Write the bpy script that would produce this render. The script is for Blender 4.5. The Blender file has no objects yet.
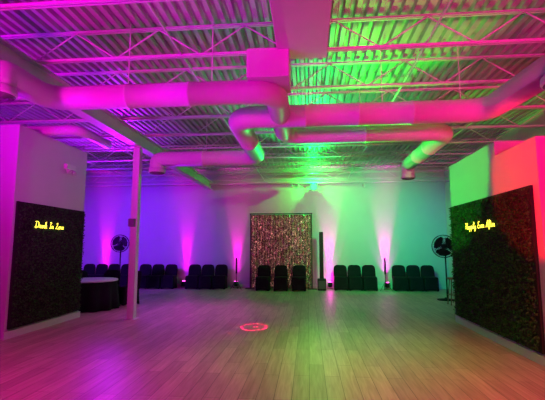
import bpy, math, random
from mathutils import Vector, Matrix
random.seed(7)
C=bpy.context.scene.collection
bpy.context.scene.view_settings.view_transform='Standard'

# ---------------- helpers ----------------
def mat(name,col,rough=0.5,metal=0.0,var=0.06,scale=8.0,bump=0.0,bscale=60.0,emit=None,estr=0.0,spec=0.5):
    m=bpy.data.materials.new(name); m.use_nodes=True
    nt=m.node_tree; b=nt.nodes["Principled BSDF"]
    tc=nt.nodes.new("ShaderNodeTexCoord")
    nz=nt.nodes.new("ShaderNodeTexNoise"); nz.inputs["Scale"].default_value=scale; nz.inputs["Detail"].default_value=4
    nt.links.new(tc.outputs["Object"],nz.inputs["Vector"])
    r=nt.nodes.new("ShaderNodeValToRGB")
    r.color_ramp.elements[0].position=0.3; r.color_ramp.elements[1].position=0.7
    r.color_ramp.elements[0].color=tuple(max(0,c*(1-var)) for c in col)+(1,)
    r.color_ramp.elements[1].color=tuple(min(1,c*(1+var)) for c in col)+(1,)
    nt.links.new(nz.outputs["Fac"],r.inputs["Fac"]); nt.links.new(r.outputs["Color"],b.inputs["Base Color"])
    b.inputs["Roughness"].default_value=rough; b.inputs["Metallic"].default_value=metal
    b.inputs["Specular IOR Level"].default_value=spec
    if bump>0:
        n2=nt.nodes.new("ShaderNodeTexNoise"); n2.inputs["Scale"].default_value=bscale
        nt.links.new(tc.outputs["Object"],n2.inputs["Vector"])
        bp=nt.nodes.new("ShaderNodeBump"); bp.inputs["Strength"].default_value=bump; bp.inputs["Distance"].default_value=0.01
        nt.links.new(n2.outputs["Fac"],bp.inputs["Height"]); nt.links.new(bp.outputs["Normal"],b.inputs["Normal"])
    if emit:
        b.inputs["Emission Color"].default_value=emit+(1,); b.inputs["Emission Strength"].default_value=estr
    return m

class Geo:
    def __init__(s): s.v=[]; s.f=[]
    def box(s,x0,x1,y0,y1,z0,z1):
        n=len(s.v)
        s.v+=[(x,y,z) for z in (z0,z1) for y in (y0,y1) for x in (x0,x1)]
        s.f+=[tuple(n+i for i in q) for q in [(0,2,3,1),(4,5,7,6),(0,1,5,4),(2,6,7,3),(0,4,6,2),(1,3,7,5)]]
        return s
    def tube(s,pts,r,seg=12,cap=True):
        pts=[Vector(p) for p in pts]; N=len(pts)
        rs=r if isinstance(r,(list,tuple)) else [r]*N
        t0=(pts[1]-pts[0]).normalized()
        up=Vector((0,0,1)) if abs(t0.z)<0.9 else Vector((1,0,0))
        nrm=(up-t0*up.dot(t0)).normalized()
        base=len(s.v); prev=t0
        for i,p in enumerate(pts):
            if i==0: t=t0
            elif i==N-1: t=(pts[i]-pts[i-1]).normalized()
            else:
                t=(pts[i+1]-pts[i-1])
                t=t.normalized() if t.length>1e-9 else prev
            q=prev.rotation_difference(t); nrm=q@nrm; nrm=(nrm-t*nrm.dot(t)).normalized(); prev=t
            b=t.cross(nrm)
            for k in range(seg):
                a=2*math.pi*k/seg
                s.v.append(tuple(p+(nrm*math.cos(a)+b*math.sin(a))*rs[i]))
        for i in range(N-1):
            for k in range(seg):
                a=base+i*seg+k; c=base+i*seg+(k+1)%seg
                s.f.append((a,c,c+seg,a+seg))
        if cap:
            s.f.append(tuple(base+k for k in range(seg))[::-1])
            s.f.append(tuple(base+(N-1)*seg+k for k in range(seg)))
        return s
    def lathe(s,prof,cx=0,cy=0,seg=24,cap=True):
        base=len(s.v)
        for (r,z) in prof:
            for k in range(seg):
                a=2*math.pi*k/seg; s.v.append((cx+r*math.cos(a),cy+r*math.sin(a),z))
        for i in range(len(prof)-1):
            for k in range(seg):
                a=base+i*seg+k; c=base+i*seg+(k+1)%seg
                s.f.append((a,c,c+seg,a+seg))
        if cap:
            s.f.append(tuple(base+k for k in range(seg))[::-1]); s.f.append(tuple(base+(len(prof)-1)*seg+k for k in range(seg)))
        return s
    def loft(s,rings,cap=True):
        base=len(s.v); n=len(rings[0])
        for r in rings: s.v+=[tuple(p) for p in r]
        for i in range(len(rings)-1):
            for k in range(n):
                a=base+i*n+k; c=base+i*n+(k+1)%n
                s.f.append((a,c,c+n,a+n))
        if cap:
            s.f.append(tuple(base+k for k in range(n))[::-1]); s.f.append(tuple(base+(len(rings)-1)*n+k for k in range(n)))
        return s
    def obj(s,name,m,parent=None,smooth=False,loc=(0,0,0),bevel=0,rot=None):
        me=bpy.data.meshes.new(name); me.from_pydata(s.v,[],s.f); me.update()
        if smooth:
            for p in me.polygons: p.use_smooth=len(p.vertices)<=4
        o=bpy.data.objects.new(name,me); C.objects.link(o); me.materials.append(m)
        o.location=loc
        if rot: o.rotation_euler=rot
        if parent: o.parent=parent
        if bevel>0:
            b=o.modifiers.new("bevel","BEVEL"); b.width=bevel; b.segments=2; b.limit_method='ANGLE'
        return o

def top(o,label,cat,group=None):
    o["label"]=label; o["category"]=cat
    if group: o["group"]=group
    return o
def struct(o): o["kind"]="structure"; return o
def empty(name,loc,label,cat,group=None,rz=0):
    e=bpy.data.objects.new(name,None); C.objects.link(e); e.location=loc; e.rotation_euler=(0,0,rz); e.empty_display_size=0.1
    return top(e,label,cat,group)
def clone(root,loc,rz=None,label=None):
    n=root.copy(); C.objects.link(n); n.location=loc
    if rz is not None: n.rotation_euler=(0,0,rz)
    if label: n["label"]=label
    for c in list(root.children):
        k=c.copy(); C.objects.link(k); k.parent=n
        for g in list(c.children):
            kk=g.copy(); C.objects.link(kk); kk.parent=k
    return n

def fillet(pts,R,step=0.06):
    pts=[Vector(p) for p in pts]; out=[pts[0]]
    for i in range(1,len(pts)-1):
        a,b,c=pts[i-1],pts[i],pts[i+1]
        d1=(a-b).normalized(); d2=(c-b).normalized()
        r=min(R,(a-b).length*0.48,(c-b).length*0.48)
        p1=b+d1*r; p2=b+d2*r
        for k in range(9):
            t=k/8
            w=math.sin(t*math.pi/2); q=math.cos(t*math.pi/2)
            o=p1+d2*r
            out.append(o-d2*r*q-d1*r*w)
    out.append(pts[-1])
    return out

# ---------------- materials ----------------
white_paint=mat("white_wall_paint",(0.46,0.46,0.46),0.6,var=0.02,scale=2,bump=0.05,spec=.2)
front_bounce_cut=mat("dark_bounce_cut_wall",(0.04,0.04,0.045),0.7,var=0.02,scale=2)  # unseen wall behind the camera, made dark to cut colour bounce
white_steel=mat("white_painted_steel",(0.52,0.52,0.52),0.5,var=0.03,spec=.3)
duct_white=mat("white_duct_paint",(0.50,0.50,0.50),0.5,var=0.02,spec=.25)
deck_mat=mat("painted_roof_deck",(0.38,0.38,0.38),0.5,var=0.05,scale=3,spec=.3)
dark_mat=mat("dark_grille",(0.05,0.05,0.055),0.6)
grille_grey=mat("grey_diffuser_grille",(0.12,0.12,0.13),0.6)
black_cloth=mat("black_spandex",(0.008,0.008,0.010),0.85,var=0.2,bump=0.1,bscale=200,spec=.15)
white_cloth=mat("white_table_cloth",(0.6,0.6,0.62),0.8,var=0.03)
black_metal=mat("black_metal",(0.014,0.014,0.014),0.6,spec=.2)
black_plastic=mat("black_plastic",(0.012,0.012,0.012),0.6,spec=.2)
grass_mat=mat("artificial_boxwood",(0.034,0.12,0.028),0.7,var=0.75,scale=25,spec=.05)
grass_dark=mat("hedge_backing",(0.006,0.013,0.005),0.9,var=0.4,scale=30,bump=0.5)
neon_mat=mat("yellow_neon",(0.9,0.85,0.15),0.3,emit=(1.0,0.82,0.05),estr=4.0)
wood_stool=mat("brown_wood",(0.25,0.13,0.06),0.5,var=0.2,scale=12)
sequin_mat=mat("rose_gold_sequins",(0.85,0.42,0.34),0.3,metal=0.8,var=0.5,scale=90)
curtain_mat=mat("bronze_rose_curtain",(0.12,0.05,0.04),0.6,var=0.5,scale=30)
bulb_mat=mat("warm_bulb",(1,0.7,0.4),0.3,emit=(1.0,0.40,0.42),estr=1.6)
lens_mag=mat("magenta_lens",(1,0.1,0.6),0.2,emit=(1.0,0.05,0.6),estr=14)
lens_green=mat("green_lens",(0.0,.05,0.0),0.9,emit=(0.02,1.0,0.07),estr=9.0,spec=0)

def floor_material():
    m=bpy.data.materials.new("light_wood_planks"); m.use_nodes=True; nt=m.node_tree; b=nt.nodes["Principled BSDF"]
    tc=nt.nodes.new("ShaderNodeTexCoord"); mp=nt.nodes.new("ShaderNodeMapping"); mp.inputs["Rotation"].default_value=(0,0,math.pi/2)
    nt.links.new(tc.outputs["Object"],mp.inputs["Vector"])
    br=nt.nodes.new("ShaderNodeTexBrick"); br.inputs["Scale"].default_value=1.0
    br.inputs["Brick Width"].default_value=1.3; br.inputs["Row Height"].default_value=0.19
    br.inputs["Mortar Size"].default_value=0.004; br.inputs["Mortar Smooth"].default_value=0.3
    br.offset=0.37; br.offset_frequency=2
    br.inputs["Color1"].default_value=(0.50,0.375,0.285,1); br.inputs["Color2"].default_value=(0.36,0.265,0.20,1); br.inputs["Mortar"].default_value=(0.13,0.09,0.07,1)
    nt.links.new(mp.outputs["Vector"],br.inputs["Vector"])
    m2=nt.nodes.new("ShaderNodeMapping"); m2.inputs["Scale"].default_value=(14,0.9,1)
    nt.links.new(tc.outputs["Object"],m2.inputs["Vector"])
    nz=nt.nodes.new("ShaderNodeTexNoise"); nz.inputs["Scale"].default_value=2.0; nz.inputs["Detail"].default_value=6; nz.inputs["Distortion"].default_value=0.6
    nt.links.new(m2.outputs["Vector"],nz.inputs["Vector"])
    rp=nt.nodes.new("ShaderNodeValToRGB"); rp.color_ramp.elements[0].position=0.3; rp.color_ramp.elements[0].color=(0.64,0.61,0.58,1); rp.color_ramp.elements[1].position=0.7; rp.color_ramp.elements[1].color=(1,1,1,1)
    nt.links.new(nz.outputs["Fac"],rp.inputs["Fac"])
    mx=nt.nodes.new("ShaderNodeMix"); mx.data_type='RGBA'; mx.blend_type='MULTIPLY'; mx.inputs[0].default_value=1.0
    nt.links.new(br.outputs["Color"],mx.inputs[6]); nt.links.new(rp.outputs["Color"],mx.inputs[7])
    nt.links.new(mx.outputs[2],b.inputs["Base Color"])
    b.inputs["Roughness"].default_value=0.4; b.inputs["Specular IOR Level"].default_value=.4
    bp=nt.nodes.new("ShaderNodeBump"); bp.inputs["Strength"].default_value=0.15; bp.inputs["Distance"].default_value=0.005
    nt.links.new(nz.outputs["Fac"],bp.inputs["Height"]); nt.links.new(bp.outputs["Normal"],b.inputs["Normal"])
    return m

# ---------------- room shell ----------------
XL,XR,YF,YB,ZC=-9.6,5.4,-3.0,16.0,4.75
struct(Geo().box(XL-.2,XR+.2,YF-.2,YB+.2,-.1,0).obj("floor",floor_material()))
struct(Geo().box(XL-.2,XR+.2,YB,YB+.2,0,ZC+.1).obj("wall_back",white_paint))
struct(Geo().box(XL-.2,XR+.2,YF-.2,YF,0,ZC+.1).obj("wall_front",front_bounce_cut))
struct(Geo().box(XL-.2,XL,YF,YB,0,ZC+.1).obj("wall_left",white_paint))
struct(Geo().box(XR,XR+.2,YF,YB,0,ZC+.1).obj("wall_right",white_paint))
struct(Geo().box(XL,-5.28,6.66,8.92,0,3.85).obj("wall_left_partition",white_paint))
struct(Geo().box(3.18,XR,6.9,9.07,0,3.39).obj("wall_right_partition",white_paint))
struct(Geo().box(3.18,XR,5.7,6.9,0,3.14).obj("wall_right_partition_low",white_paint))
# corrugated deck: ribs span across the joists
g=Geo(); pitch=0.155; x=XL-.2; prof=[]
while x<XR+.2:
    prof+=[(x,ZC),(x+.022,ZC+.058),(x+.068,ZC+.058),(x+.09,ZC)]; x+=pitch
prof.append((XR+.2,ZC))
for (xx,zz) in prof: g.v+=[(xx,YF,zz),(xx,YB,zz)]
for i in range(len(prof)-1): g.f.append((2*i,2*i+1,2*i+3,2*i+2))
n=len(g.v); g.v+=[(XL-.2,YF,ZC+.12),(XR+.2,YF,ZC+.12),(XR+.2,YB,ZC+.12),(XL-.2,YB,ZC+.12)]; g.f.append((n,n+1,n+2,n+3))
struct(g.obj("ceiling",deck_mat))
struct(Geo().box(-5.28,-5.25,6.63,8.95,0,.13).obj("baseboard_left",white_steel))
struct(Geo().box(3.15,3.18,5.67,9.1,0,.13).obj("baseboard_right",white_steel))
struct(Geo().box(XL,XR,YB-.02,YB,0,.12).obj("baseboard_back",white_steel))

# ---------------- steel girder, column, joists ----------------
gx=-3.96
e=empty("steel_girder",(gx,6.5,3.93),"white painted steel I-beam carrying the roof joists","steel beam")
Geo().box(-.1,.1,-9.4,9.4,0,.02).obj("bottom_flange",white_steel,e)
Geo().box(-.1,.1,-9.4,9.4,.30,.32).obj("top_flange",white_steel,e)
Geo().box(-.012,.012,-9.4,9.4,.02,.30).obj("web",white_steel,e)
e=empty("support_column",(gx,8.8,0),"square white painted steel column under the roof beam","column")
Geo().box(-.08,.08,-.08,.08,.012,3.915).obj("shaft",white_steel,e,bevel=.01)
Geo().box(-.13,.13,-.13,.13,0,.012).obj("base_plate",white_steel,e)
Geo().box(-.13,.13,-.13,.13,3.915,3.93).obj("cap_plate",white_steel,e)
Geo().box(-.10,.05,-.15,-.08,2.06,2.24).obj("junction_box",grille_grey,e,bevel=.01)

def joist(yy):
    e=empty("roof_joist",(0,yy,4.27),"white open-web steel roof joist with zigzag bracing","roof joist","open-web joists under the roof deck")
    x0,x1=XL+.02,XR-.02; h=.45
    Geo().box(x0,x1,-.035,-.01,0,.035).box(x0,x1,.01,.035,0,.035).obj("bottom_chord",white_steel,e)
    Geo().box(x0,x1,-.035,-.01,h-.03,h).box(x0,x1,.01,.035,h-.03,h).obj("top_chord",white_steel,e)
    g=Geo(); n=int((x1-x0)/.6); d=(x1-x0)/n
    pts=[(x0+i*d,0,(.02 if i%2 else h-.02)) for i in range(n+1)]
    for a,b in zip(pts[:-1],pts[1:]): g.tube([a,b],.011,6)
    g.obj("web_bracing",white_steel,e)
    return e
j=joist(3.9)
for yy in (5.2,6.5,7.8,9.1,10.4,11.7,13.0,14.3,15.6): clone(j,(0,yy,4.27))
b=top(Geo().tube([(-1.75,-2.9,4.30),(-1.75,15.9,4.30)],.014,6).obj("joist_bridging",white_steel),"thin white steel bridging rod tying the joists","bridging rod","joist bridging rods")
for x in (1.6,3.6,-7):
    k=b.copy(); C.objects.link(k); k.location=(x+1.75,0,0)

# ---------------- ducts ----------------
def bumped(pts,R,r):
    raw=fillet(pts,R); out=[];rs=[]
    for a,b in zip(raw[:-1],raw[1:]):
        L=(b-a).length
        n=max(1,int(L/.8)) if L>.5 else 1
        for i in range(n):
            p=a+(b-a)*(i/n)
            if L>.5 and (i>0):
                d=(b-a).normalized()
                out+= [p-d*.025,p-d*.02,p+d*.02,p+d*.025]; rs+=[r,r*1.05,r*1.05,r]
            else:
                out.append(p); rs.append(r)
    out.append(raw[-1]); rs.append(r)
    return out,rs
duct_root=empty("air_ductwork",(0,0,0),"white round and boxy ductwork hanging under the roof","air duct")
strap=None
def duct(pts,R,r,outlets,hang):
    global strap
    o,rs=bumped(pts,R,r)
    d=Geo().tube(o,rs,24).obj("round_duct",duct_white,duct_root,smooth=True)
    for (x,y,z,rr) in outlets:
        Geo().lathe([(rr*.98,z+.06),(rr*1.07,z+.04),(rr*1.1,z-.02),(rr*1.07,z-.05),(rr*1.0,z-.05)],x,y,24).obj("outlet_collar",duct_white,d,smooth=True)
        g=Geo().lathe([(rr,z-.05),(rr*.92,z-.07),(rr*.8,z-.055),(rr*.72,z-.075),(rr*.6,z-.06),(rr*.5,z-.08),(rr*.38,z-.065),(rr*.28,z-.08),(rr*.1,z-.08)],x,y,24)
        g.obj("diffuser_grille",grille_grey,d)
    for (x,y,z) in hang:
        if strap is None:
            strap=Geo().box(-.006,.006,-.003,.003,0,ZC+.03-z).obj("hanger_strap",white_steel,d); strap.location=(x,y,z)
        else:
            k=strap.copy(); C.objects.link(k); k.parent=d; k.location=(x,y,z)
    return d
zd=3.70
duct([(-3.66,4.25,3.48),(-3.66,4.25,zd),(-3.66,5.15,zd),(-.42,5.15,zd),(-.42,7.3,zd),(2.58,7.3,zd),(2.58,10.3,zd),(2.58,10.3,3.42)],.3,.165,
     [(-3.66,4.25,3.45,.17),(2.58,10.3,3.40,.16)],[(-2.5,5.15,zd+.15),(-1.3,5.15,zd+.15),(1.0,7.3,zd+.15),(2.58,9,zd+.15)])
duct([(-3.6,9.1,3.45),(-3.6,9.1,zd-.0),(-1.15,9.1,zd),(-1.15,6.2,zd),(2.78,6.2,zd),(2.90,4.55,zd),(2.90,4.55,3.5)],.3,.18,
     [(-3.6,9.1,3.42,.18),(2.90,4.55,3.48,.21)],[(-2.4,9.1,zd+.15),(-1.15,7.8,zd+.15),(1.2,6.2,zd+.15),(2.4,6.2,zd+.15)])
Geo().box(-.38,.28,1.2,5.2,4.17,4.62).obj("rectangular_duct",duct_white,duct_root,bevel=.01)
Geo().box(-.78,-.22,4.9,5.5,3.8,4.2).obj("drop_box",duct_white,duct_root,bevel=.01)
d=Geo().tube(fillet([(-9.5,7.4,3.95),(-4.6,7.4,3.95),(-4.6,8.6,3.95)],.2),.1,16).obj("air_duct",duct_white,None,smooth=True); top(d,"slim white pipe resting on top of the partition","air duct")
d=top(Geo().tube([(-9.6,15.5,4.12),(5.4,15.5,4.12)],.03,10).obj("ceiling_pipe",white_steel),"white horizontal pipe below the roof at the end wall","pipe")

# ---------------- hedge panels ----------------
def hedge(name,x,sgn,y0,y1,z0,z1,label):
    root=Geo().box(min(x,x+sgn*.04),max(x,x+sgn*.04),y0,y1,z0,z1).obj(name,grass_dark)
    top(root,label,"hedge panel")
    g=Geo()
    for i in range(9000):
        y=random.uniform(y0+.02,y1-.02); z=random.uniform(z0+.02,z1-.02); xx=x+sgn*random.uniform(.04,.085)
        a=random.uniform(0,6.28); s=random.uniform(.012,.026)
        dy,dz=math.cos(a)*s,math.sin(a)*s; t=random.uniform(-.02,.025)*sgn
        n=len(g.v)
        g.v+=[(xx,y-dy,z-dz),(xx+t,y-dz*.5,z+dy*.5),(xx+t*1.5,y+dy,z+dz),(xx-t,y+dz*.5,z-dy*.5)]
        g.f.append((n,n+1,n+2,n+3))
    l=g.obj("leaves",grass_mat,root); l["kind"]="stuff"
    return root
hedge("hedge_wall_panel",-5.28,1,6.72,8.88,.16,2.43,"dark artificial boxwood hedge panel mounted on the white partition")
hedge("hedge_wall_panel",3.18,-1,5.85,9.03,.16,2.47,"dark artificial boxwood hedge panel on the red lit partition")

# ---------------- neon script ----------------
GL={
'D':(.78,[[(.15,.0),(.2,.5),(.22,1.0)],[(.0,.92),(.25,1.02),(.6,.9),(.72,.55),(.6,.18),(.3,-.02),(.05,.05),(.12,.12),(.4,.0)]]),
'r':(.36,[[(0,.05),(.08,.35),(.1,.45),(.12,.38),(.25,.4),(.24,.15),(.28,.0),(.36,.05)]]),
'u':(.46,[[(0,.05),(.06,.42),(.06,.1),(.15,.0),(.28,.1),(.34,.42),(.34,.1),(.38,.0),(.46,.05)]]),
'n':(.46,[[(0,.05),(.06,.42),(.07,.0),(.1,.3),(.22,.44),(.32,.35),(.33,.08),(.38,.0),(.46,.05)]]),
'k':(.46,[[(0,.05),(.14,.7),(.12,1.0),(.05,.85),(.06,.0),(.1,.25),(.28,.45),(.3,.3),(.12,.24),(.3,.02),(.46,.05)]]),
'I':(.45,[[(.0,.95),(.2,1.02),(.42,.95)],[(.24,1.0),(.2,.5),(.16,.02)],[(0,.05),(.18,.0),(.38,.05)]]),
'L':(.62,[[(.1,.8),(.22,1.0),(.32,.88),(.2,.4),(.08,.05),(.0,.02),(.1,.1),(.35,.0),(.62,.06)]]),
'o':(.42,[[(0,.1),(.14,.42),(.04,.28),(.08,.05),(.22,.0),(.34,.2),(.26,.4),(.15,.42),(.25,.32),(.42,.36)]]),
'v':(.42,[[(0,.36),(.06,.42),(.12,.1),(.18,.0),(.28,.15),(.34,.42),(.42,.36)]]),
'e':(.4,[[(0,.08),(.2,.22),(.3,.36),(.2,.45),(.08,.3),(.1,.06),(.22,.0),(.4,.08)]]),
'H':(.8,[[(.05,.85),(.15,1.0),(.18,.6),(.12,.0)],[(.62,1.0),(.55,.5),(.56,.05),(.65,.0),(.8,.06)],[(.0,.45),(.35,.55),(.65,.5)]]),
'a':(.46,[[(.32,.38),(.18,.44),(.05,.25),(.08,.04),(.2,.02),(.32,.35),(.33,.08),(.38,.0),(.46,.05)]]),
'p':(.46,[[(0,.05),(.07,.42),(.06,0),(.03,-.4)],[(.07,.2),(.18,.44),(.32,.36),(.32,.08),(.18,.0),(.08,.06)],[(.18,.0),(.34,.0),(.46,.05)]]),
'i':(.26,[[(0,.05),(.08,.42),(.08,.1),(.14,.0),(.26,.05)],[(.1,.62),(.115,.64)]]),
'l':(.32,[[(0,.05),(.18,.7),(.16,1.0),(.07,.85),(.07,.15),(.14,.0),(.32,.05)]]),
'y':(.46,[[(0,.05),(.06,.42),(.08,.12),(.18,.04),(.3,.2),(.34,.42),(.32,-.1),(.2,-.42),(.08,-.3),(.3,-.05),(.46,.05)]]),
'E':(.6,[[(.5,.9),(.3,1.02),(.12,.85),(.18,.6),(.35,.55),(.12,.45),(.02,.2),(.15,.0),(.4,.02),(.6,.1)]]),
'A':(.72,[[(.0,.0),(.25,.6),(.42,1.0),(.48,.5),(.55,.0),(.72,.05)],[(.12,.38),(.35,.42),(.58,.4)]]),
'f':(.34,[[(0,.05),(.2,.7),(.17,1.0),(.08,.8),(.1,.1),(.08,-.35),(.16,-.1),(.2,.0),(.34,.05)]]),
't':(.34,[[(.12,.9),(.1,.3),(.12,.04),(.2,.0),(.34,.05)],[(.0,.58),(.28,.62)]]),
' ':(.5,[]),
}
def cr(pts,n=5):
    P=[pts[0]]+pts+[pts[-1]]; out=[]
    for i in range(1,len(P)-2):
        for k in range(n):
            t=k/n
            out.append(tuple(.5*((2*P[i][c])+(-P[i-1][c]+P[i+1][c])*t+(2*P[i-1][c]-5*P[i][c]+4*P[i+1][c]-P[i+2][c])*t*t+(-P[i-1][c]+3*P[i][c]-3*P[i+1][c]+P[i+2][c])*t**3) for c in (0,1)))
    out.append(pts[-1]); return out
def neon(text,origin,dirv,width,height,label,sx,rad):
    adv=sum(GL[c][0] for c in text); kx=width/adv; x=0; dv=Vector(dirv)
    e=empty("neon_sign",origin,label,"neon sign")
    g=Geo()
    for c in text:
        a,st=GL[c]
        if c==' ':
            g.obj("neon_word",neon_mat,e,smooth=True); g=Geo()
        for s in st:
            pl=[dv*((x+px+py*.12)*kx)+Vector((0,0,py*height)) for px,py in cr(s)]
            g.tube(pl,rad,6)
        x+=a
    g.obj("neon_word",neon_mat,e,smooth=True)
    pin=None
    for q in (.04,.35,.7,.96):
        p=dv*(q*width)
        if pin is None:
            pin=Geo().tube([(0,0,0),(-sx*.06,0,0)],.004,6).obj("standoff_pin",black_metal,e)
        else:
            pin=pin.copy(); C.objects.link(pin)
        pin.location=(p.x,p.y,.05)
neon("Drunk In Love",(-5.18,7.12,1.97),(0,1,0),.90,.12,"yellow cursive neon sign reading Drunk In Love on the hedge",1,.0038)
neon("Happily Ever After",(3.08,8.08,1.94),(0,-1,0),1.22,.12,"yellow cursive neon sign reading Happily Ever After on the hedge",-1,.0033)

# ---------------- chairs ----------------
def rrect(w,d,r,z,cx=0,cy=0,n=5):
    out=[]
    for (sx,sy,a0) in ((1,1,0),(-1,1,90),(-1,-1,180),(1,-1,270)):
        for k in range(n):
            a=math.radians(a0+90*k/(n-1)); out.append([cx+sx*(w/2-r)+r*math.cos(a),cy+sy*(d/2-r)+r*math.sin(a),z])
    return out
def make_chair(loc,rz,label,group):
    e=empty("banquet_chair",loc,label,"chair",group,rz)
    rings=[]
    for z,w,d in ((0.012,.52,.50),(.12,.512,.48),(.25,.51,.46),(.40,.51,.455),(.455,.51,.45)):
        r=rrect(w,d,.05,z,n=6)
        full=[]
        for i in range(len(r)):
            a=r[i]; b=r[(i+1)%len(r)]; full.append(list(a))
            L=math.hypot(a[0]-b[0],a[1]-b[1])
            if L>.2:
                for k in range(1,8):
                    t=k/8; lift=(math.sin(math.pi*t)**.7)*.03*max(0,(1-(z-.012)/.35))
                    full.append([a[0]+(b[0]-a[0])*t,a[1]+(b[1]-a[1])*t,z+lift])
        rings.append(full)
    Geo().loft(rings,cap=False).obj("skirt_cover",black_cloth,e,smooth=True)
    Geo().loft([rrect(.49,.45,.05,.44),rrect(.505,.46,.06,.465),rrect(.48,.44,.07,.495),rrect(.40,.37,.1,.505)]).obj("seat",black_cloth,e,smooth=True)
    rings=[]
    for z,w,d in ((.42,.515,.07),(.55,.51,.065),(.70,.505,.06),(.78,.495,.058),(.84,.465,.055),(.88,.41,.05),(.905,.33,.04),(.918,.22,.025)):
        rings.append(rrect(w,d,min(.03,d*.45),z,0,.20+(z-.42)*.16))
    Geo().loft(rings).obj("backrest",black_cloth,e,smooth=True)
    lg=None
    for (x,y) in ((-.21,-.215),(.21,-.215),(-.21,.215),(.21,.215)):
        if lg is None:
            lg=Geo().lathe([(.022,0),(.022,.02),(.016,.06),(.014,.42)],0,0,10).obj("leg",black_metal,e,smooth=True); lg.location=(x,y,0)
        else:
            k=lg.copy(); C.objects.link(k); k.location=(x,y,0)
    return e
lab="banquet chair in black stretch cover standing along the white wall"
lab2="black covered banquet chair standing before the sequin backdrop"
ch=make_chair((-6.48,15.3,0),0,lab,"covered chairs along the wall")
xs=[-5.95,-5.42,-4.46,-3.93,-3.40,1.22,1.75,2.28,3.4,3.93,4.46,-7.25,-7.78,-8.31,-8.84]
for x in xs: clone(ch,(x,15.3+random.uniform(-.02,.02),0),random.uniform(-.01,.01))
for x in (-1.68,-1.02,-.34):
    k=clone(ch,(x,14.95,0),random.uniform(-.04,.04),lab2); k["group"]="covered chairs before the backdrop"
for (x,y,r,l) in ((-5.1,11.05,-.7,"black covered banquet chair pulled up beside the round table"),
                  (-5.85,11.35,.1,"black covered banquet chair behind the round table"),
                  (-6.6,11.1,.6,"black covered banquet chair behind the round table")):
    k=clone(ch,(x,y,0),r,l); k["group"]="covered chairs at the table"

# ---------------- table ----------------
e=empty("banquet_table",(-5.72,10.15,0),"round banquet table with black skirt and white top cloth","table")
seg=84; rings=[]
for z,r,amp in ((.01,.72,.055),(.25,.70,.045),(.5,.68,.028),(.72,.66,.004),(.745,.66,0)):
    rings.append([((r+amp*math.sin(k*2*math.pi/seg*12))*math.cos(2*math.pi*k/seg),(r+amp*math.sin(k*2*math.pi/seg*12))*math.sin(2*math.pi*k/seg),z) for k in range(seg)])
Geo().loft(rings).obj("table_skirt",black_cloth,e,smooth=True)
Geo().lathe([(.68,.715),(.68,.745),(.67,.757),(.3,.76)],0,0,48).obj("top_cloth",white_cloth,e,smooth=True)

# ---------------- sequin backdrop ----------------
e=empty("sequin_backdrop",(-1.05,15.5,0),"shimmering rose sequin curtain on a pipe stand with lights","backdrop")
W=2.36; Hh=2.9
g=Geo(); n=160; m=4
for i in range(n+1):
    x=-W/2+W*i/n
    for jx in range(m+1):
        g.v.append((x,.025*math.sin(i*.55)+.012*math.sin(i*.23+jx),.02+(Hh-.06)*jx/m))
for i in range(n):
    for jx in range(m):
        a=i*(m+1)+jx; g.f.append((a,a+m+1,a+m+2,a+1))
g.obj("curtain",curtain_mat,e,smooth=True)
g=Geo()
NS=22
for i in range(9000):
    st=random.randrange(NS); x=-W/2+.03+(W-.06)*(st+.5)/NS+random.gauss(0,.024)
    x=max(-W/2+.01,min(W/2-.01,x)); z=random.uniform(.04,Hh-.06); y=-.05+random.uniform(-.008,.008)
    s=random.uniform(.006,.013); N=Vector((random.gauss(0,.55),-1,random.gauss(0,.55))).normalized(); a=N.cross(Vector((0,0,1))).normalized()*s; b=N.cross(a).normalized()*s*1.4
    P=Vector((x,y,z)); k=len(g.v); g.v+=[tuple(P-a-b),tuple(P+a-b),tuple(P+a+b),tuple(P-a+b)]; g.f.append((k,k+1,k+2,k+3))
o=g.obj("sequins",sequin_mat,e); o["kind"]="stuff"
g=Geo()
for i in range(420):
    x=random.uniform(-W/2+.03,W/2-.03); z=random.uniform(.08,Hh-.1); r=random.uniform(.005,.013)
    n0=len(g.v)
    for (rr,zz) in ((.3,-1),(1,0),(.3,1)):
        for k in range(6):
            a=k*math.pi/3; g.v.append((x+r*rr*math.cos(a),-.07+r*rr*math.sin(a),z+r*zz))
    for q in range(2):
        for k in range(6):
            a=n0+q*6+k; c=n0+q*6+(k+1)%6; g.f.append((a,c,c+6,a+6))
o=g.obj("string_lights",bulb_mat,e); o["kind"]="stuff"
pole=None
for sx in (-1,1):
    if pole is None:
        pole=Geo().tube([(0,0,.012),(0,0,Hh)],.016,10).obj("upright_pole",black_metal,e,smooth=True)
        bp_=Geo().box(-.18,.18,-.18,.18,0,.012).obj("base_plate",black_metal,e)
    else:
        pole=pole.copy(); C.objects.link(pole); bp_=bp_.copy(); C.objects.link(bp_)
    pole.location=(sx*(W/2+.02),0,0); bp_.location=(sx*(W/2+.02),0,0)
Geo().tube([(-W/2-.05,0,Hh),(W/2+.05,0,Hh)],.016,10).obj("crossbar",black_metal,e,smooth=True)

# ---------------- column speaker ----------------
e=empty("column_speaker",(.50,15.2,0),"slim black column loudspeaker on a subwoofer base","speaker")
Geo().box(-.16,.16,-.2,.2,0,.42).obj("subwoofer",black_plastic,e,bevel=.02)
Geo().box(-.075,.075,-.06,.06,.42,2.17).obj("column_array",black_plastic,e,bevel=.015)
Geo().box(-.13,.13,-.205,-.2,.06,.36).obj("grille",dark_mat,e)

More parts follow.
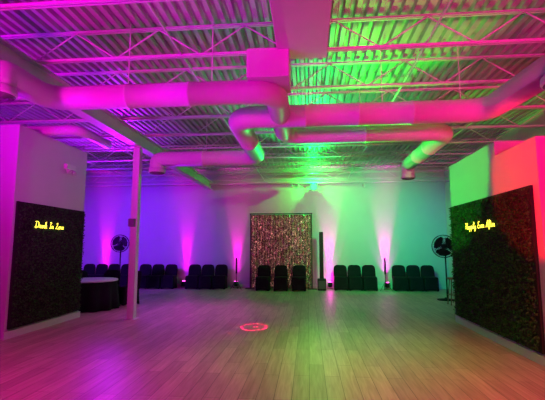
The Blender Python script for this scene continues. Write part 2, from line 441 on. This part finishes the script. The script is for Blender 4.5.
# ---------------- uplights ----------------
def uplight(x,y=15.72):
    e=empty("uplight",(x,y,0),"small black par can uplight glowing magenta on the floor","uplight","magenta uplights along the wall")
    Geo().lathe([(.07,.06),(.085,.10),(.085,.24),(.09,.25),(.078,.25)],0,0,20).obj("lamp_body",black_metal,e,smooth=True)
    Geo().lathe([(.07,.251),(.0701,.256)],0,0,20).obj("lens",lens_mag,e)
    Geo().box(-.11,-.1,-.02,.02,0,.18).box(.1,.11,-.02,.02,0,.18).box(-.11,.11,-.02,.02,0,.01).obj("yoke",black_metal,e)
    return e
ups=[-8.4,-4.95,-2.85,.84,3.0]
u0=uplight(ups[0])
for x in ups[1:]: clone(u0,(x,15.72,0))
def stand(x,y):
    e=empty("light_stand",(x,y,0),"slim black tripod stand with a narrow light bar","light stand","light stands by the wall")
    Geo().tube([(0,0,.12),(0,0,1.15)],.013,8).obj("pole",black_metal,e)
    tl=None
    for a in (90,210,330):
        if tl is None: tl=Geo().tube([(0,0,.35),(.25,0,.01)],.009,6).obj("tripod_leg",black_metal,e)
        else: tl=tl.copy(); C.objects.link(tl)
        tl.rotation_euler=(0,0,math.radians(a))
    Geo().box(-.03,.03,-.03,.03,.6,1.2).obj("light_bar",black_plastic,e,bevel=.005)
    return e
s=stand(-2.72,15.1); clone(s,(2.82,15.1,0))

# ---------------- fans ----------------
blade_mat=mat("fan_blade_grey",(.015,.015,.017),.6,.0,spec=.15)
def fan(x,y,zc,R,rz,label):
    e=empty("pedestal_fan",(x,y,0),label,"fan",None,rz)
    Geo().lathe([(.26,0),(.26,.025),(.06,.05),(.03,.08)],0,0,28).obj("base",black_metal,e,smooth=True)
    Geo().tube([(0,0.16,.03),(0,0.16,zc-.02)],.022,12).obj("pole",black_metal,e,smooth=True)
    h=bpy.data.objects.new("fan_head",None); C.objects.link(h); h.parent=e; h.location=(0,0,zc)
    g=Geo()
    for (rr,dy) in ((R,-.02),(R,.06),(R*.97,-.06),(R*.7,-.095),(R*.4,-.105),(R*.7,.11),(R*.4,.12)):
        g.tube([(rr*math.cos(a*math.pi/20),dy,rr*math.sin(a*math.pi/20)) for a in range(41)],.006,6,cap=False)
    for k in range(36):
        a=2*math.pi*k/36; c,s_=math.cos(a),math.sin(a)
        g.tube([(c*.06,-.11,s_*.06),(c*R*.5,-.105,s_*R*.5),(c*R*.85,-.08,s_*R*.85),(c*R,-.02,s_*R),(c*R,.06,s_*R),(c*R*.7,.11,s_*R*.7),(c*.08,.13,s_*.08)],.0035,4,cap=False)
    g.obj("cage",black_metal,h)
    g=Geo()
    for k in range(3):
        a0=k*2*math.pi/3+.4; n=len(g.v)
        for i in range(7):
            rr=.06+(R*.86-.06)*i/6; w=.55+.7*math.sin(i/6*2.4)
            for t in (-1,-.33,.33,1):
                a=a0+t*w*.75; g.v.append((rr*math.cos(a),t*.035,rr*math.sin(a)))
        for i in range(6):
            for q in range(3):
                b_=n+i*4+q; g.f.append((b_,b_+1,b_+5,b_+4))
    g.obj("blades",blade_mat,h,smooth=True)
    Geo().tube([(0,-.1,0),(0,-.06,0),(0,.1,0),(0,.2,0),(0,.25,0)],[.05,.065,.085,.085,.06],18).obj("motor",black_metal,h,smooth=True)
    return e
fan(-6.45,13.2,1.72,.30,.25,"black industrial pedestal fan with round wire cage by the wall")
fan(4.16,12.7,1.62,.35,-.55,"large black industrial pedestal fan beside the partition")

# ---------------- stool ----------------
e=empty("wooden_stool",(4.05,11.7,0),"small brown wooden stool behind the partition","stool")
Geo().lathe([(.15,.70),(.17,.71),(.17,.74),(.15,.75)],0,0,24).obj("seat",wood_stool,e,smooth=True)
lg=None
for a in (45,135,225,315):
    if lg is None: lg=Geo().tube([(.11,0,.71),(.19,0,0)],.016,8).obj("leg",wood_stool,e)
    else: lg=lg.copy(); C.objects.link(lg)
    lg.rotation_euler=(0,0,math.radians(a))
Geo().tube([(.16*math.cos(a*math.pi/12),.16*math.sin(a*math.pi/12),.28) for a in range(25)],.01,6,cap=False).obj("foot_ring",wood_stool,e)

# ---------------- stage light green ----------------
e=empty("stage_light",(.25,15.5,3.93),"small black stage light glowing bright green under the roof pipe","stage light")
Geo().box(-.1,.1,-.09,.12,-.09,.09).obj("housing",black_plastic,e,bevel=.02)
Geo().tube([(0,-.15,0),(0,-.09,0)],.13,20).obj("lens",lens_green,e)
Geo().box(-.12,-.105,-.02,.02,-.05,.17).box(.105,.12,-.02,.02,-.05,.17).box(-.12,.12,-.02,.02,.155,.17).obj("yoke",black_metal,e)
for i,x in enumerate((-4.2,-.6,-.35,2.2)):
    e2=empty("track_spotlight",(x,15.5,4.09),"small white spotlight clipped under the ceiling pipe","spotlight","small spotlights on the pipe")
    Geo().tube([(0,0,0),(0,0,-.08)],.012,8).obj("stem",white_steel,e2)
    Geo().tube([(0,.05,-.08),(0,-.09,-.14)],.045,14).obj("lamp_head",white_steel,e2)
e=empty("security_light",(-5.28,8.2,3.35),"small white emergency light with two lamp heads on the wall","emergency light")
Geo().box(-.005,.08,-.16,.16,-.06,.06).obj("housing",white_steel,e,bevel=.01)
for s_ in (-.1,.1): Geo().tube([(.04,s_,-.06),(.1,s_,-.13)],[.03,.055],14).obj("lamp_head",white_steel,e)

# ---------------- lights ----------------
def light(kind,name,loc,col,power,target=None,size=.3,ang=60,blend=.5):
    l=bpy.data.lights.new(name,kind); l.color=col; l.energy=power
    if kind=='SPOT': l.spot_size=math.radians(ang); l.spot_blend=blend; l.shadow_soft_size=size
    elif kind=='POINT': l.shadow_soft_size=size
    elif kind=='AREA': l.size=size
    o=bpy.data.objects.new(name,l); C.objects.link(o); o.location=loc
    if target is not None:
        o.rotation_euler=(Vector(target)-Vector(loc)).to_track_quat('-Z','Y').to_euler()
    return o
for x in ups:
    f=1.5 if x>0 else 1.0
    light('SPOT',"uplight_lamp",(x,15.83,.3),(1.0,.0,.65),1600*f,(x,15.98,3.0),.03,25,1)
    light('SPOT',"uplight_lamp_spill",(x,15.79,.3),(1.0,.0,.8),85*f,(x,15.97,2.2),.04,62,1)
light('POINT',"uplight_glow",(.84,15.78,.42),(1.0,.0,.6),9,size=.05)
light('SPOT',"wash_violet",(-7.2,10.3,3.6),(.20,.0,1.0),2300,(-7.0,16,1.8),.2,82,1)
light('SPOT',"wash_teal",(1.8,11,3.4),(.0,.9,.22),1400,(2.4,16,2.0),.2,84,1)
light('SPOT',"wash_blue",(4.9,11.5,3.4),(.0,.12,1.0),170,(4.8,16,1.6),.2,75,1)
# green projector; the green roof and side spots are added, without a fixture
light('SPOT',"green_beam",(.25,15.25,3.95),(.0,1.0,.06),1800,(0.3,8,4.9),.05,40,1)
light('POINT',"green_glow",(.25,15.25,4.12),(.0,1.0,.06),170,size=.03)
light('SPOT',"green_roof_fill",(1.3,9.2,3.2),(.0,1.0,.02),1250,(1.3,5.9,4.75),.1,52,.8)
light('SPOT',"green_roof_mid_fill",(.3,13.0,3.0),(.0,1.0,.18),1500,(.2,10.2,4.75),.15,70,.8)
light('SPOT',"green_side",(-.6,8.7,3.0),(.0,1.0,.03),700,(3.18,8.78,3.15),.08,48,.06)
light('SPOT',"violet_roof",(-6.5,13.0,3.0),(.4,.0,1.0),1600,(-5.5,9,4.75),.2,100,.9)
light('SPOT',"violet_roof_near",(-6.8,2.0,2.6),(.4,.0,1.0),1000,(-4.0,5.0,4.75),.3,90,.9)
# front magenta left, red right
light('SPOT',"magenta_lamp",(-4.4,-1.8,2.4),(1.0,.0,.66),3300,(-3.8,3.4,4.75),.4,76,1)
light('SPOT',"red_lamp",(2.6,-1.8,2.4),(1.0,.0,.26),3500,(2.7,3.6,4.75),.4,72,1)
light('SPOT',"magenta_roof_fill",(-2.6,3.6,.5),(1.0,.0,.8),220,(-2.4,5.2,4.75),.4,110,1)
light('SPOT',"red_roof_fill",(2.4,3.6,.5),(1.0,.0,.25),160,(2.8,5.0,4.75),.4,90,1)
light('SPOT',"red_side",(-.4,4.6,1.9),(1.0,.0,.0),1500,(3.25,5.75,2.55),.03,36,.3)
light('SPOT',"red_front",(3.8,1.5,1.6),(1.0,.0,.02),800,(4.0,5.7,2.0),.1,60,.6)
light('SPOT',"magenta_side",(-1.5,4.0,1.8),(.8,.0,.8),420,(-5.3,7.6,2.9),.2,52,1)
light('SPOT',"floor_pink",(-3.2,2.6,3.4),(1.0,.0,.5),620,(-3.4,4.7,0),.4,100,1)
light('SPOT',"floor_warm",(2.5,2.8,3.4),(1.0,.10,.16),720,(2.6,4.6,0),.4,86,1)
light('SPOT',"floor_brown",(-.4,5.0,3.4),(1.0,.42,.25),110,(-.4,5.6,0),.4,88,1)
light('SPOT',"floor_violet",(-2.8,9.8,3.4),(.85,.05,.95),330,(-2.8,9.8,0),.4,95,1)
light('SPOT',"floor_green",(.7,6.8,3.4),(.12,.9,.06),360,(.7,6.4,0),.4,82,1)
light('SPOT',"floor_blue_back",(1.8,12.5,3.4),(.35,.3,.6),120,(1.8,12.5,0),.4,85,1)
# red laser dots forming a ring on the floor
for k in range(24):
    if k<18:
        a=2*math.pi*k/18; dx,dy=.25*math.cos(a),.32*math.sin(a)
    else:
        dx,dy=[(0,0),(.05,.04),(-.55,.3),(.5,-.4),(.62,.35),(-.4,-.6)][k-18]
    light('SPOT',"laser_dot",(-1.1,8.16,3.0),(1,.0,.14),5200 if k<20 else 2600,(-1.1+dx,8.16+dy,0),.0,1.1,.2)

w=bpy.data.worlds.new("world"); bpy.context.scene.world=w; w.use_nodes=True
w.node_tree.nodes["Background"].inputs[0].default_value=(.25,.12,.3,1); w.node_tree.nodes["Background"].inputs[1].default_value=.01

# ---------------- camera ----------------
cam=bpy.data.cameras.new("camera"); co=bpy.data.objects.new("camera",cam); C.objects.link(co)
cam.sensor_width=36; cam.lens=396/545*36; cam.clip_end=100
co.location=(0,0,1.6); co.rotation_euler=(math.pi/2+.1181,0,.0888)
bpy.context.scene.camera=co
